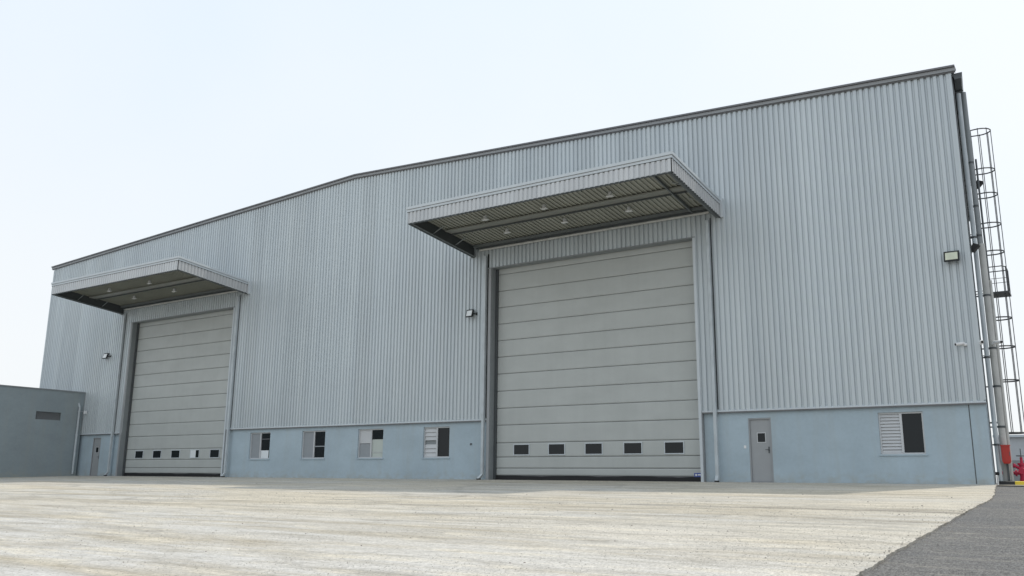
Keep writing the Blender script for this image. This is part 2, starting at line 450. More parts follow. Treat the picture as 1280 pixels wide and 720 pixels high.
# recessed plinth return beside the doors
for a, b_ in ((D2[1]+.13, D2[1]+.62), (D1[1]+.13, D1[1]+.55), (D1[0]-.85, D1[0]-.15)):
    MB().box(a, b_, .05, .4, 0, ZP).build('plinth_return', M['plinth'], W)
MB().box(-3.285, -3.255, -.003, .01, .02, ZP-.02).build('expansion_joint', M['steel'], W)
# drip flashing
FL = ((XL-.02, D1[0]-.17), (D1[1]+.13, D2[0]-.17), (D2[1]+.13, XR+.02))
for a, b_ in FL:
    MB().hexa([(a, -.115, ZP-.045), (b_, -.115, ZP-.045), (a, .02, ZP-.03), (b_, .02, ZP-.03), (a, -.115, ZP-.005), (b_, -.115, ZP-.005), (a, -.045, ZP+.035), (b_, -.045, ZP+.035)]).build('drip_flashing', M['trim'], W)
for a, b_ in FL: MB().box(a, b_, -.10, -.002, ZP-.085, ZP-.047).build('flashing_shadow_gap', M['trimdark'], W)  # dark strip painted as the shadow gap beneath the flashing
# corner trims
mb = MB(); mb.box(XR-.05, XR+.02, -.115, -.045, ZP+.04, top(XR)); mb.box(XR-.02, XR+.023, -.044, .18, ZP+.04, top(XR)-.003); mb.build('corner_flashing', M['clad'], W)
MB().box(XR+.0235, XR+.05, .02, .10, 0.02, top(XR)-.2).build('corner_post', M['steel'], W)
mb = MB(); mb.box(XL-.04, XL+.08, -.125, -.04, ZP+.04, top(XL)); mb.build('corner_flashing', M['clad'], W)
# side, back walls and roof
mb = MB()
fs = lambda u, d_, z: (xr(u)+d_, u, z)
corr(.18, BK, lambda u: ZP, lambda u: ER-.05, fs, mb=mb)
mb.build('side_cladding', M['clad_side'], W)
mb = MB()
mb.hexa([(xr(.3)-.2, .3, 0), (xr(.3)-.02, .3, 0), (xr(BK)-.2, BK, 0), (xr(BK)-.02, BK, 0), (xr(.3)-.2, .3, ER-.05), (xr(.3)-.02, .3, ER-.05), (xr(BK)-.2, BK, ER-.05), (xr(BK)-.02, BK, ER-.05)])
mb.box(XL, XL+.2, .37, BK, 0, EL-.05)
mb.prism([(XL+.21, 0), (xr(BK)-.21, 0), (xr(BK)-.21, ER-.06), (RX, RZ-.06), (XL+.21, EL-.06)], BK-.2, BK)
mb.build('side_wall', M['plinth'], W)
mb = MB()
th = .10
for (xa0, za, xb0, zb, xa1, xb1) in ((XL-.15, EL+.0, RX, RZ+.01, XL-.15, RX), (RX, RZ+.01, XR+.12, ER+.0, RX, xr(BK)+.12)):
    y0 = -.12
    mb.hexa([(xa0, y0, za), (xb0, y0, zb), (xa1, BK+.2, za), (xb1, BK+.2, zb), (xa0, y0, za+th), (xb0, y0, zb+th), (xa1, BK+.2, za+th), (xb1, BK+.2, zb+th)])
mb.build('roof', M['trimmid'], W)
# verge trims along the gable: light lower face, dark cap
def verge(z0, z1, y0, y1, name, m_):
    mb = MB()
    for xa, za, xb, zb in ((XL-.22, EL-.004, RX, RZ), (RX, RZ, XR+.16, ER-.01)):
        mb.hexa([(xa, y0, za+z0), (xb, y0, zb+z0), (xa, y1, za+z0), (xb, y1, zb+z0), (xa, y0, za+z1), (xb, y0, zb+z1), (xa, y1, za+z1), (xb, y1, zb+z1)])
    mb.build(name, m_, W)
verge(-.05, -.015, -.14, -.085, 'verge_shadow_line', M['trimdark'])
verge(-.012, .10, -.19, -.125, 'verge_trim', M['trimmid'])
verge(.11, .17, -.25, .15, 'verge_cap', M['trimdark'])
# gutter along right eave
mb = MB()
y0, y1 = -.02, 18
g = [(.05, -.06), (.10, -.26), (.30, -.26), (.34, -.06)]
v = [(xr(yy_, a), yy_, ER+b_) for yy_ in (y0, y1) for a, b_ in g]
mb.add(v, [(0, 4, 5, 1), (1, 5, 6, 2), (2, 6, 7, 3), (0, 1, 2, 3), (7, 6, 5, 4), (0, 3, 7, 4)])
mb.build('eaves_gutter', M['steel'], W)
# gutter brackets
for k in range(9):
    y = 1+k*2; MB().box(xr(y, .02), xr(y, .33), y-.02, y+.02, ER-.30, ER-.265).build('gutter_bracket', M['steel'], W)

# pipes at the corner
def pipe(pts, r, name, m_, parent, brk=(), n=14, bm=None):
    p_ = MB().tube(pts, r, n).build(name, m_, parent)
    if brk:
        for z in brk:
            x, y = pts[0][0], pts[0][1]
            MB().tube([(x, y, z-.03), (x, y, z+.03)], r+.014, n).box(x-.30, x-r*.9, y+.005, y+.035, z-.02, z+.02).build('pipe_bracket', bm or M['steel'], p_)
    return p_
pipe([(-2.535, 1.0, .0), (-2.535, 1.0, 7.6)], .10, 'downpipe', M['pipew'], W, (1.75, 3.0, 4.2, 5.9))
pipe([(-2.41, 1.12, .0), (-2.41, 1.12, 6.4)], .05, 'downpipe', M['pipew'], W, (), 12)
pipe([(-2.57, 1.05, 7.6), (-2.57, 1.05, 12.9)], .075, 'downpipe', M['reveal'], W, (7.9, 8.9, 10.4), 12)  # upper length coloured darker to imitate shade beneath the eave
pipe([(-2.45, 1.35, 6.3), (-2.45, 1.35, 10.6)], .03, 'cable_conduit', M['steel'], W, (), 8)
pipe([(-2.70, .80, .0), (-2.70, .80, 12.8)], .068, 'downpipe', M['pvc'], W, (1.2, 3.9, 7.8), 10)
# front downpipes beside doors (square-ish plastic pipes with a boot)
def frontpipe(x, ztop, kick):
    y = -.20; s = .055
    mb = MB()
    mb.box(x-s, x+s, y-s, y+s, .22, ztop)
    mb.hexa([(x-s+kick, y-s-.10, .05), (x+s+kick, y-s-.10, .05), (x-s+kick, y+s-.06, .05), (x+s+kick, y+s-.06, .05), (x-s, y-s, .219), (x+s, y-s, .219), (x-s, y+s, .219), (x+s, y+s, .219)])
    p_ = mb.build('downpipe', M['pvc'], W)
    for z in (.55, ZP+.2, 5.6): MB().box(x-s-.008, x+s+.008, y-s-.008, y+s+.008, z, z+.055).build('pipe_bracket', M['pvc'], p_)
    MB().box(x+s+.012, x+s+.036, -.115, -.05, ZP+.05, 9.6).build('gap_shade_strip', M['black'], W)  # black strip standing in for the shaded gap beside the pipe
    MB().box(x-s+kick-.004, x+s+kick+.004, y-s-.105, y+s-.055, .0, .049).build('pipe_outlet', M['black'], p_)
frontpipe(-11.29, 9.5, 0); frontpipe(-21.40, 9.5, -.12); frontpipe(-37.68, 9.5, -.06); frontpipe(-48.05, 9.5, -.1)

# ---- sectional doors
LINES = [.17, .46, .91, 1.49, 2.22, 2.92, 3.64, 4.37, 5.09, 5.80, 6.52, 7.24, 7.96, 8.70, 9.02]
def sectional(D, lit=None, sticker=False):
    x0, x1 = D; y = .30
    mb = MB(); gsz = .021
    for a, b_ in zip(LINES, LINES[1:]):
        b_ = min(b_, DH+.01)
        # panel with chamfered edges and a shallow horizontal groove beneath each joint
        ch = .035
        prof = [(a+gsz, .05), (a+gsz, .015), (a+gsz+ch, 0), (b_-ch, 0), (b_, .012), (b_, .05)]
        v = [(x, y+dy, z) for x in (x0-.1, x1+.1) for z, dy in prof]; n = len(prof)
        mb.add(v, [(i, i+n, i+n+1, i+1) for i in range(n-1)])
    d_ = mb.build('sectional_door', M['door'], W)
    MB().box(x0-.12, x1+.12, y+.051, y+.09, .12, DH+.02).build('panel_joint', M['trimdark'], d_)
    # sagging rubber seal
    mb = MB(); n = 36
    for i in range(n):
        a = x0+(x1-x0)*i/n; b_ = x0+(x1-x0)*(i+1)/n
        za = .165+.018*math.sin(i*.55)+.008*math.sin(i*1.9); zb = .165+.018*math.sin((i+1)*.55)+.008*math.sin((i+1)*1.9)
        mb.hexa([(a, y-.03, 0), (b_, y-.03, 0), (a, y+.04, 0), (b_, y+.04, 0), (a, y-.03, za), (b_, y-.03, zb), (a, y+.04, za), (b_, y+.04, zb)])
    mb.build('bottom_seal', M['black'], d_)
    k = (x1-x0)
    for i in range(5):
        cx = x0+1.33+i*6.70/4; zc0, zc1 = 1.02, 1.41
        f_ = MB(); t = .035; w_ = .36
        f_.box(cx-w_-t, cx+w_+t, y-.025, y-.002, zc1, zc1+t); f_.box(cx-w_-t, cx+w_+t, y-.025, y-.002, zc0-t, zc0)
        f_.box(cx-w_-t, cx-w_, y-.025, y-.002, zc0, zc1); f_.box(cx+w_, cx+w_+t, y-.025, y-.002, zc0, zc1)
        f_.build('window_frame', M['trim'], d_)
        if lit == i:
            MB().box(cx-w_, cx+.08, y-.014, y-.004, zc0, zc1).build('window_pane', M['pale'], d_, 'half of a vision pane painted pale as bright daylight')  # daylight in the glass painted as a pale half pane
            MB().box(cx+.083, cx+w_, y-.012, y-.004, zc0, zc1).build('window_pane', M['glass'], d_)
        else:
            MB().box(cx-w_, cx+w_, y-.012, y-.004, zc0, zc1).build('window_pane', M['glass'], d_)
    # jambs / guides : light outer post, dark inner reveal
    for s, xe in ((-1, x0), (1, x1)):
        a, b_ = (xe-.145, xe-.003) if s < 0 else (xe+.003, xe+.12)
        MB().box(a, b_, -.10, .38, 0, DH-.045).build('door_jamb', M['reveal'] if s < 0 else M['doorgrey'], W)
        a2, b2 = (xe-.15, xe-.02) if s < 0 else (xe+.0, xe+.10)
        MB().box(a2, b2, -.135, -.102, 0, DH-.045).build('jamb_trim', M['doorgrey'] if s < 0 else M['trim'], W)
        a3, b3 = (xe+.002, xe+.10) if s < 0 else (xe-.07, xe-.002)
        MB().box(a3, b3, .20, .292, 0, DH-.01).build('guide_rail', M['steel'] if s < 0 else M['trim'], d_)
    MB().box(x0-.2, x1+.1, -.12, .28, DH-.04, DH-.001).build('door_lintel_trim', M['reveal'], W)
    if sticker:
        s_ = MB().box(x1-.42, x1-.08, y-.008, y-.003, .17, .31).build('sticker', M['blue'], d_, 'small blue and white sticker at the bottom corner')
        mb = MB(); mb.box(x1-.38, x1-.31, y-.0125, y-.0085, .205, .275); mb.box(x1-.28, x1-.12, y-.0125, y-.0085, .225, .265)
        mb.build('sticker_mark', M['white'], d_)
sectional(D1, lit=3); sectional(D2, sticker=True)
# ---- canopies
def canopy(x0, x1, brace):
    yf = -4.5
    bz = lambda y: 9.56+(-y)*.098       # underside of fascia
    H = .66
    MBc = MB()
    # deck and soffit sheet
    sz = lambda y: bz(y)+.46
    ya, yb = -.14, yf+.10
    v = []; f = []
    mb = MB()
    k = math.floor((x0+.12)/P)
    pts = []
    while k*P < x1-.1:
        for a, b_ in ((0, 0), (.14, 0), (.17, 1), (.22, 1)):
            u = k*P+a
            if x0+.1 < u < x1-.1: pts.append((u, b_))
        k += 1
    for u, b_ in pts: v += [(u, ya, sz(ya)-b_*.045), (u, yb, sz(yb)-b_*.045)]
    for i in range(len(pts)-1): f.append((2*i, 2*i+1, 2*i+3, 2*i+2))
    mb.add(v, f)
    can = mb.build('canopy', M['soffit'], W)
    mb = MB()
    mb.hexa([(x0+.06, yf+.06, bz(yf)+H-.12), (x1-.06, yf+.06, bz(yf)+H-.12), (x0+.06, -.13, bz(0)+H-.14), (x1-.06, -.13, bz(0)+H-.14),
             (x0+.06, yf+.06, bz(yf)+H-.06), (x1-.06, yf+.06, bz(yf)+H-.06), (x0+.06, -.13, bz(0)+H-.08), (x1-.06, -.13, bz(0)+H-.08)])
    mb.build('canopy_deck', M['trimmid'], can)
    # fascias
    corr(x0, x1, lambda u: bz(yf), lambda u: bz(yf)+H-.19, lambda u, d_, z: (u, yf-d_, z), .04).build('front_fascia', M['fascia'], can)
    for s, xe in ((-1, x0), (1, x1)):
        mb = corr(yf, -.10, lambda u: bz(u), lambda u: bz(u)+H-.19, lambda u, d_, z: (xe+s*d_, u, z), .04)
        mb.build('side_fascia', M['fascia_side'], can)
    mb = MB()   # inner plates behind the ribs: dark steel channels
    mb.box(x0+.03, x1-.03, yf+.035, yf+.075, bz(yf)+.01, bz(yf)+.455)
    mb.build('front_beam', M['reveal'], can)
    for xe0, xe1 in ((x0+.02, x0+.055), (x1-.055, x1-.02)):
        mb = MB()
        mb.hexa([(xe0, yf+.08, bz(yf)+.01), (xe1, yf+.08, bz(yf)+.01), (xe0, -.10, bz(0)+.02), (xe1, -.10, bz(0)+.02),
                 (xe0, yf+.08, bz(yf)+.5), (xe1, yf+.08, bz(yf)+.5), (xe0, -.10, bz(0)+.5), (xe1, -.10, bz(0)+.5)])
        mb.build('edge_beam', M['steel'], can)
    # bottom flanges
    for xe0, xe1 in ((x0+.02, x0+.16), (x1-.16, x1-.02)):
        mb = MB().hexa([(xe0, yf+.08, bz(yf)-.012), (xe1, yf+.08, bz(yf)-.012), (xe0, -.10, bz(0)-.002), (xe1, -.10, bz(0)-.002),
                 (xe0, yf+.08, bz(yf)+.008), (xe1, yf+.08, bz(yf)+.008), (xe0, -.10, bz(0)+.018), (xe1, -.10, bz(0)+.018)])
        mb.build('beam_flange', M['beam'], can)
    # caps
    def cap(o, zo, h, name, m_):
        mb = MB()
        mb.box(x0-o, x1+o, yf-o, yf-o+.07, bz(yf)+zo, bz(yf)+zo+h)
        for a, b_ in ((x0-o, x0-o+.07), (x1+o-.07, x1+o)):
            y1_, y2_ = yf-o+.071, -.10
            mb.hexa([(a, y1_, bz(y1_)+zo), (b_, y1_, bz(y1_)+zo), (a, y2_, bz(y2_)+zo), (b_, y2_, bz(y2_)+zo),
                     (a, y1_, bz(y1_)+zo+h), (b_, y1_, bz(y1_)+zo+h), (a, y2_, bz(y2_)+zo+h), (b_, y2_, bz(y2_)+zo+h)])
        mb.build(name, m_, can)
    cap(.05, H-.19, .085, 'fascia_cap', M['trim']); cap(.042, H-.1049, .02, 'cap_joint', M['trimmid']); cap(.08, H-.084, .10, 'fascia_cap', M['trim'])
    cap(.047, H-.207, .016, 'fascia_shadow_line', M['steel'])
    cap(.012, -.03, .028, 'fascia_edge', M['steel'])
    # wall-end plates
    for xe in (x0-.15, x1+.05): MB().box(xe, xe+.10, -.22, -.10, bz(0)-.02, bz(0)+H+.04).build('end_plate', M['trim'], can)
    # long beams under the soffit
    for y, h, w_, m_ in ((-2.25, .05, .42, M['beamlight']), (-2.03, .10, .03, M['steel']), (yf+.30, .10, .40, M['reveal']), (-.32, .10, .25, M['beam'])):
        z = sz(y)-.05
        MB().box(x0+.25, x1-.25, y-w_/2, y+w_/2, z-h, z).build('canopy_purlin', m_, can)
    # cantilever rafters
    for xx in (x1-1.0,):
        mb = MB(); a, b_ = xx-.025, xx+.025
        mb.hexa([(a, yf+.2, sz(yf)-.14), (b_, yf+.2, sz(yf)-.14), (a, -.14, sz(0)-.20), (b_, -.14, sz(0)-.20), (a, yf+.2, sz(yf)-.05), (b_, yf+.2, sz(yf)-.05), (a, -.14, sz(0)-.05), (b_, -.14, sz(0)-.05)])
        mb.build('canopy_rafter', M['beam'], can)
    # short stays on the left and right channel
    for y in (-1.5, -3.0):
        MB().tube([(x0+.06, y, bz(y)+.08), (x0+.62, y, bz(y)+.33)], .022, 6).build('canopy_stay', M['reveal'], can)
        MB().tube([(x1-.06, y, bz(y)+.08), (x1-.62, y, bz(y)+.33)], .022, 6).build('canopy_stay', M['reveal'], can)
    # conduit and wall angle over the door
    MB().tube([(x0+.5, -.27, bz(0)+.22), (x1-.35, -.27, bz(0)+.22)], .05, 10).build('conduit', M['pipew'], can)
    MB().box(x0+.3, x1-.25, -.30, -.11, bz(0)+.29, bz(0)+.33).build('wall_angle', M['steel'], can)
    return sz
def make_downlight(loc, label, group):
    x, y, z = loc
    t = empty('canopy_downlight', (x, y, z), label, 'ceiling light', group)
    mb = MB(); mb.box(x-.05, x+.05, y-.03, y+.03, z-.05, z); mb.tube([(x, y, z-.05), (x, y, z-.16)], .075, 10); mb.build('housing', M['louv'], t)
    MB().box(x-.13, x+.13, y-.07, y+.07, z-.19, z-.161).build('lamp_plate', M['white'], t)
    MB().tube([(x, y, z-.191), (x, y, z-.20)], .06, 10).build('lens', M['lensw'], t)
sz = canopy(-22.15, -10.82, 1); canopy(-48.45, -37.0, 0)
nm = {0: 'left', 1: 'middle', 2: 'right'}
for i, x in enumerate((-19.4, -16.65, -13.85)):
    for y, row in ((-3.05, 'outer row'), (-1.5, 'row nearer the wall')):
        make_downlight((x, y, sz(y)-.05), f'small lamp under the large right canopy, {nm[i]} one of the {row}', 'lamps under the canopies')
for i, x in enumerate((-45.2, -41.5)):
    for y, row in ((-3.05, 'outer row'), (-1.5, 'row nearer the wall')):
        make_downlight((x, y, sz(y)-.05), f'small lamp under the smaller left canopy, {("left", "right")[i]} one of the {row}', 'lamps under the canopies')

# ---- pedestrian doors
def pdoor(x0, x1, h):
    y = .06; t = .05
    d_ = MB().box(x0+t, x1-t, y, y+.04, .03, h-t).build('door', M['doorgrey'], W)
    mb = MB(); mb.box(x0+.001, x0+t-.002, .01, .12, 0, h-.002); mb.box(x1-t+.002, x1-.001, .01, .12, 0, h-.002); mb.box(x0+t, x1-t, .01, .12, h-t+.002, h-.002)
    mb.build('door_frame', M['trimmid'], d_)
    MB().box(x0+t, x1-t, .02, .16, 0, .026).build('threshold', M['trimmid'], d_)
    xm = (x0+x1)/2+.03
    mb = MB(); a, b_, c, e = xm-.13, xm+.13, 1.36, 1.66; q = .025
    mb.box(a-q, b_+q, y-.014, y-.002, e, e+q); mb.box(a-q, b_+q, y-.014, y-.002, c-q, c); mb.box(a-q, a, y-.014, y-.002, c, e); mb.box(b_, b_+q, y-.014, y-.002, c, e)
    mb.build('vision_frame', M['louv'], d_)
    MB().box(a, b_, y-.008, y-.002, c, e).build('vision_pane', M['glass'], d_)
    mb = MB(); mb.box(x1-t-.10, x1-t-.055, y-.012, y-.002, .98, 1.2); mb.tube([(x1-t-.08, y-.012, 1.1), (x1-t-.08, y-.06, 1.1), (x1-t-.19, y-.06, 1.1)], .011, 6)
    mb.build('handle', M['steel'], d_)
pdoor(-50.26, -49.45, 2.22); pdoor(-10.18, -9.38, 2.18)

# ---- windows
def window(x0, x1, style):
    z0, z1 = WZ; y = .10; t = .05; xm = (x0+x1)/2
    w_ = MB()
    w_.box(x0+.001, x0+t, y-.04, y+.05, z0+.001, z1-.001); w_.box(x1-t, x1-.001, y-.04, y+.05, z0+.001, z1-.001)
    w_.box(x0+t, x1-t, y-.04, y+.05, z0+.001, z0+t); w_.box(x0+t, x1-t, y-.04, y+.05, z1-t, z1-.001)
    w_.box(xm-.035, xm+.035, y-.05, y+.05, z0+t, z1-t)
    w_ = w_.build('window', M['louv'], W)
    MB().box(x0-.05, x1+.05, -.04, .055, z0-.045, z0-.002).build('sill', M['plinth'], w_)
    L = (x0+t, xm-.035); Rr = (xm+.035, x1-t); za, zb = z0+t, z1-t
    def pane(a, b_, c, e, m_, lb=None, yy_=y): MB().box(a, b_, yy_, yy_+.01, c, e).build('window_pane', m_, w_, lb)
    def louvres(a, b_, n, gap=()):
        MB().box(a, b_, y+.03, y+.04, za, zb).build('louvre_back', M['reveal'], w_)
        mb = MB()
        for k in range(n):
            if k in gap: continue
            c = za+(zb-za)*k/n; h = (zb-za)/n
            mb.hexa([(a, y-.03, c+.004), (b_, y-.03, c+.004), (a, y-.02, c), (b_, y-.02, c), (a, y+.012, c+h*1.0), (b_, y+.012, c+h*1.0), (a, y+.022, c+h), (b_, y+.022, c+h)])
        mb.build('louvre', M['louv'], w_)
    if style == 0:
        pane(*L, za, zb, M['frost']); pane(*Rr, za+.38, zb, M['glass']); pane(Rr[0], Rr[1]-.12, za, za+.37, M['pale'], 'bright opening seen through the lower pane, painted as a pale patch'); pane(Rr[1]-.118, Rr[1], za, za+.378, M['glass'])  # pale piece painted as the bright opening seen through the glass
        MB().box(Rr[0], Rr[1], y-.01, y+.02, za+.92, za+.95).build('glazing_bar', M['trimdark'], w_)
    elif style == 1:
        pane(*L, za, zb, M['frost']); pane(*Rr, za, za+.5, M['glass']); pane(Rr[0], Rr[1], za+.503, za+.55, M['frost']); pane(*Rr, za+.553, zb, M['glass'])
    elif style == 2:
        pane(*L, za, za+.6, M['frost']); pane(*L, za+.62, zb, M['louv']); pane(*Rr, za+.80, zb, M['glass'])
        pane(*Rr, za, za+.797, M['cream'], 'cream board behind the lower half', y+.015)
        MB().box(Rr[0], Rr[1], y-.005, y+.012, za+.2, za+.22).build('glazing_bar', M['louv'], w_)
    elif style == 3:
        louvres(*L, 7, (3,)); pane(*Rr, za, zb, M['glass'])
    else:
        louvres(*L, 12); pane(*Rr, za, zb, M['glass'])
for i, (a, b_) in enumerate(wins): window(a, b_, i)
# small wall box beside the pedestrian door
MB().box(-10.36, -10.28, -.02, -.001, 1.15, 1.25).build('door_switch', M['white'], W)
MB().box(-22.18, -22.10, -.03, -.001, 1.42, 1.50).build('wall_outlet', M['steel'], W)

# ---------------------------------------------------------------- lamps and cameras on the front
def floodlight(x, y, z, w_, h, lens, label, aim=-.10, dx=0):
    t = empty('floodlight', (x, y, z), label, 'floodlight', 'floodlights on the warehouse')
    yb = y-.16
    MB().hexa([(x-w_/2, yb-.05+aim*.5, z-h/2), (x+w_/2, yb-.05+aim*.5, z-h/2), (x-w_/2, yb+.03+aim*.5, z-h/2), (x+w_/2, yb+.03+aim*.5, z-h/2),
               (x-w_/2, yb-.05-aim*.5, z+h/2), (x+w_/2, yb-.05-aim*.5, z+h/2), (x-w_/2, yb+.03-aim*.5, z+h/2), (x+w_/2, yb+.03-aim*.5, z+h/2)]).build('housing', M['black'], t)
    a = w_*.40; b_ = h*.36; k = aim*.5*(b_/(h/2))
    MB().hexa([(x-a, yb-.058+k, z-b_), (x+a, yb-.058+k, z-b_), (x-a, yb-.052+k, z-b_), (x+a, yb-.052+k, z-b_), (x-a, yb-.058-k, z+b_), (x+a, yb-.058-k, z+b_), (x-a, yb-.052-k, z+b_), (x+a, yb-.052-k, z+b_)]).build('lens', lens, t)
    MB().tube([(x+dx, y, z-.02), (x+dx*.6, y-.10, z-.02), (x, yb+.02, z)], .025, 6).build('bracket', M['black'], t)
    MB().box(x+dx-.06, x+dx+.06, y-.012, y-.002, z-.08, z+.05).build('mounting_plate', M['black'], t)
floodlight(-3.29, -.09, 7.02, .44, .34, M['lens'], 'wide floodlight with yellowish lens high on the wall near the right corner')
floodlight(-22.15, -.09, 7.03, .34, .34, M['lensw'], 'floodlight with pale square lens left of the large right door', dx=.26)
floodlight(-49.5, -.09, 7.08, .42, .34, M['lensw'], 'small floodlight left of the smaller left door', dx=.34)
def seccam(x, y, z, dx, dy, label):
    t = empty('security_camera', (x, y, z), label, 'security camera', 'security cameras at the right corner')
    MB().tube([(x, y, z), (x+dx*.3, y+dy*.3, z)], .05, 10).build('mount', M['white'], t)
    d_ = Vector((dx, dy, -.04)); s = Vector((x, y, z+.05))+d_*.25
    MB().tube([s, s+d_], .05, 12).build('body', M['white'], t)
    MB().tube([s+d_*1.001, s+d_*1.04], .038, 12).build('lens', M['black'], t)
seccam(-3.15, -.09, 4.22, -.22, -.16, 'white bullet camera on the ribbed wall face left of the corner')
MB_ = None
seccam(-2.74, -.14, 4.22, .05, -.24, 'white camera right on the corner flashing, nearest the wall')
seccam(-2.50, .84, 4.32, .20, -.22, 'white camera clamped to the thick grey pipe beside the corner')
def sidelamp(x, y, z, label):
    t = empty('floodlight', (x, y, z), label, 'floodlight', 'floodlights on the warehouse')
    MB().hexa([(x, y-.14, z-.10), (x+.10, y-.14, z-.15), (x, y+.14, z-.10), (x+.10, y+.14, z-.15), (x+.10, y-.14, z+.12), (x+.28, y-.14, z+.04), (x+.10, y+.14, z+.12), (x+.28, y+.14, z+.04)]).build('housing', M['black'], t)
    MB().tube([(x-.28, y, z), (x+.08, y, z)], .025, 6).build('bracket', M['black'], t)
sidelamp(-2.80, .3, 7.35, 'black floodlight seen edge on, on the side wall behind the thick pipe')
sidelamp(-2.72, 3.2, 10.3, 'small black floodlight high beside the ladder, below its second hoop')

# ---------------------------------------------------------------- caged ladder
LX, LY = -2.70, 3.0
Ld = empty('caged_ladder', (LX, LY, 0), 'tall dark steel ladder with hooped safety cage climbing beside the right corner', 'ladder')
for s in (-.24, .24): MB().box(LX-.022, LX+.045, LY+s-.014, LY+s+.012, .15, 12.35).build('rail', M['ladder'], Ld)
z = .4
while z < 12.2: MB().tube([(LX+.015, LY-.23, z), (LX+.015, LY+.23, z)], .013, 6).build('rung', M['ladder'], Ld); z += .3
hz = [12.13, 10.68, 9.79, 8.72, 7.74, 5.45, 4.48, 3.36, 1.65]
def hoop(z, r=.37):
    pts = [(LX+.02, LY-.30, z)]
    for k in range(13):
        a = -math.pi/2+math.pi*k/12; pts.append((LX+.30+r*math.cos(a), LY+.34*math.sin(a), z))
    pts.append((LX+.02, LY+.30, z)); return pts
for z in hz:
    p_ = hoop(z); mb = MB()
    for a, b_ in zip(p_, p_[1:]): mb.hexa([(a[0], a[1], z-.022), (b_[0], b_[1], z-.022), (a[0]-.012, a[1], z-.022), (b_[0]-.012, b_[1], z-.022), (a[0], a[1], z+.022), (b_[0], b_[1], z+.022), (a[0]-.012, a[1], z+.022), (b_[0]-.012, b_[1], z+.022)])
    mb.tube(p_, .014, 6)
    mb.build('hoop', M['ladder'], Ld)
for k in range(5):
    a = -math.pi/2+math.pi*(k)/4; x = LX+.30+.37*math.cos(a); y = LY+.34*math.sin(a)
    MB().box(x-.014, x+.010, y-.014, y+.014, 1.63, 12.16).build('cage_bar', M['ladder'], Ld)
for z in (2.0, 4.2, 6.4, 8.4, 9.4, 10.4, 12.0):
    for s in (-.24, .24): MB().tube([(XR+SK*LY+.02, LY+s, z), (LX+.01, LY+s, z)], .016, 6).build('standoff', M['ladder'], Ld)
# rest platform with guard rail
z = 6.30
MB().box(LX+.03, LX+.70, LY-.42, LY+.42, z-.06, z).build('rest_platform', M['ladder'], Ld)
mb = MB()
for h in (.32, .86): pass
mb.tube([(LX+.04, LY-.40, z+.86), (LX+.56, LY-.40, z+.86), (LX+.67, LY-.30, z+.84), (LX+.67, LY+.30, z+.84), (LX+.56, LY+.40, z+.86), (LX+.04, LY+.40, z+.86)], .018, 6)
mb.tube([(LX+.04, LY-.40, z+.45), (LX+.67, LY-.38, z+.45), (LX+.67, LY+.38, z+.45), (LX+.04, LY+.40, z+.45)], .010, 6)
mb.tube([(LX+.67, LY-.38, z), (LX+.67, LY-.38, z+.84)], .02, 6); mb.tube([(LX+.67, LY+.38, z), (LX+.67, LY+.38, z+.84)], .02, 6)
mb.build('guard_rail', M['ladder'], Ld)
MB().tube([(LX+.0, LY-.5, 0), (LX+.0, LY-.5, 12.0)], .02, 6).build('cable_conduit', M['ladder'], Ld)

# ---------------------------------------------------------------- fire equipment, kerb, far buildings
hb = empty('fire_hose_box', (-2.46, .86, 0), 'red upright fire box on a dark post beside the grey pipes', 'fire box')
MB().box(-2.50, -2.44, .84, .90, 0, 1.15).build('post', M['steel'], hb)
def slab(x0, x1, y0, y1, z0, z1, t): return [(x0+t, y0+t*.3, z0), (x1-t, y0+t*.3, z0), (x0+t, y1, z0), (x1-t, y1, z0), (x0, y0, z1), (x1, y0, z1), (x0, y1, z1), (x1, y1, z1)]
b_ = MB(); b_.box(-2.585, -2.355, .68, .83, .70, 1.15); b_.box(-2.60, -2.34, .665, .835, 1.151, 1.19)
b_.hexa(slab(-2.585, -2.355, .68, .83, .63, .699, .035))
b_ = b_.build('box', M['red'], hb)
MB().box(-2.375, -2.36, .668, .679, .86, .98).build('latch', M['steel'], b_)
hx, hy_ = -2.14, 1.55
hy = empty('fire_hydrant', (hx, hy_, 0), 'crimson hydrant valve with flanges and handwheel on a horizontal red pipe', 'hydrant')
MB().tube([(-2.78, hy_, .36), (-1.0, hy_, .36)], .055, 12).build('supply_pipe', M['magenta'], hy)
mb = MB(); mb.tube([(hx, hy_, .0), (hx, hy_, .20)], .10, 12); mb.tube([(hx, hy_, .2), (hx, hy_, .34), (hx, hy_, .5), (hx, hy_, .60)], .085, 12); mb.tube([(hx, hy_, .60), (hx, hy_, .66)], .12, 12); mb.tube([(hx, hy_, .66), (hx, hy_, .84)], .04, 10)
mb.tube([(hx, hy_, .48), (hx, hy_-.28, .42)], .06, 10); mb.tube([(hx, hy_-.25, .43), (hx, hy_-.33, .42)], .09, 10); mb.tube([(hx, hy_, .46), (hx-.20, hy_-.10, .58)], .045, 10); mb.tube([(hx-.18, hy_-.09, .57), (hx-.23, hy_-.12, .60)], .065, 10)
mb.build('valve_body', M['magenta'], hy)
for x in (-2.55, hx-.17, hx+.17, -1.7): MB().tube([(x-.025, hy_, .36), (x+.025, hy_, .36)], .10, 12).build('flange', M['magenta'], hy)
mb = MB(); mb.tube([(hx+.12*math.cos(2*math.pi*k/14), hy_+.12*math.sin(2*math.pi*k/14), .88) for k in range(14)], .016, 6, True)
mb.tube([(hx-.12, hy_, .88), (hx+.12, hy_, .88)], .011, 6); mb.tube([(hx, hy_-.12, .88), (hx, hy_+.12, .88)], .011, 6); mb.tube([(hx, hy_, .84), (hx, hy_, 1.1)], .013, 6)
mb.build('handwheel', M['steel'], hy)
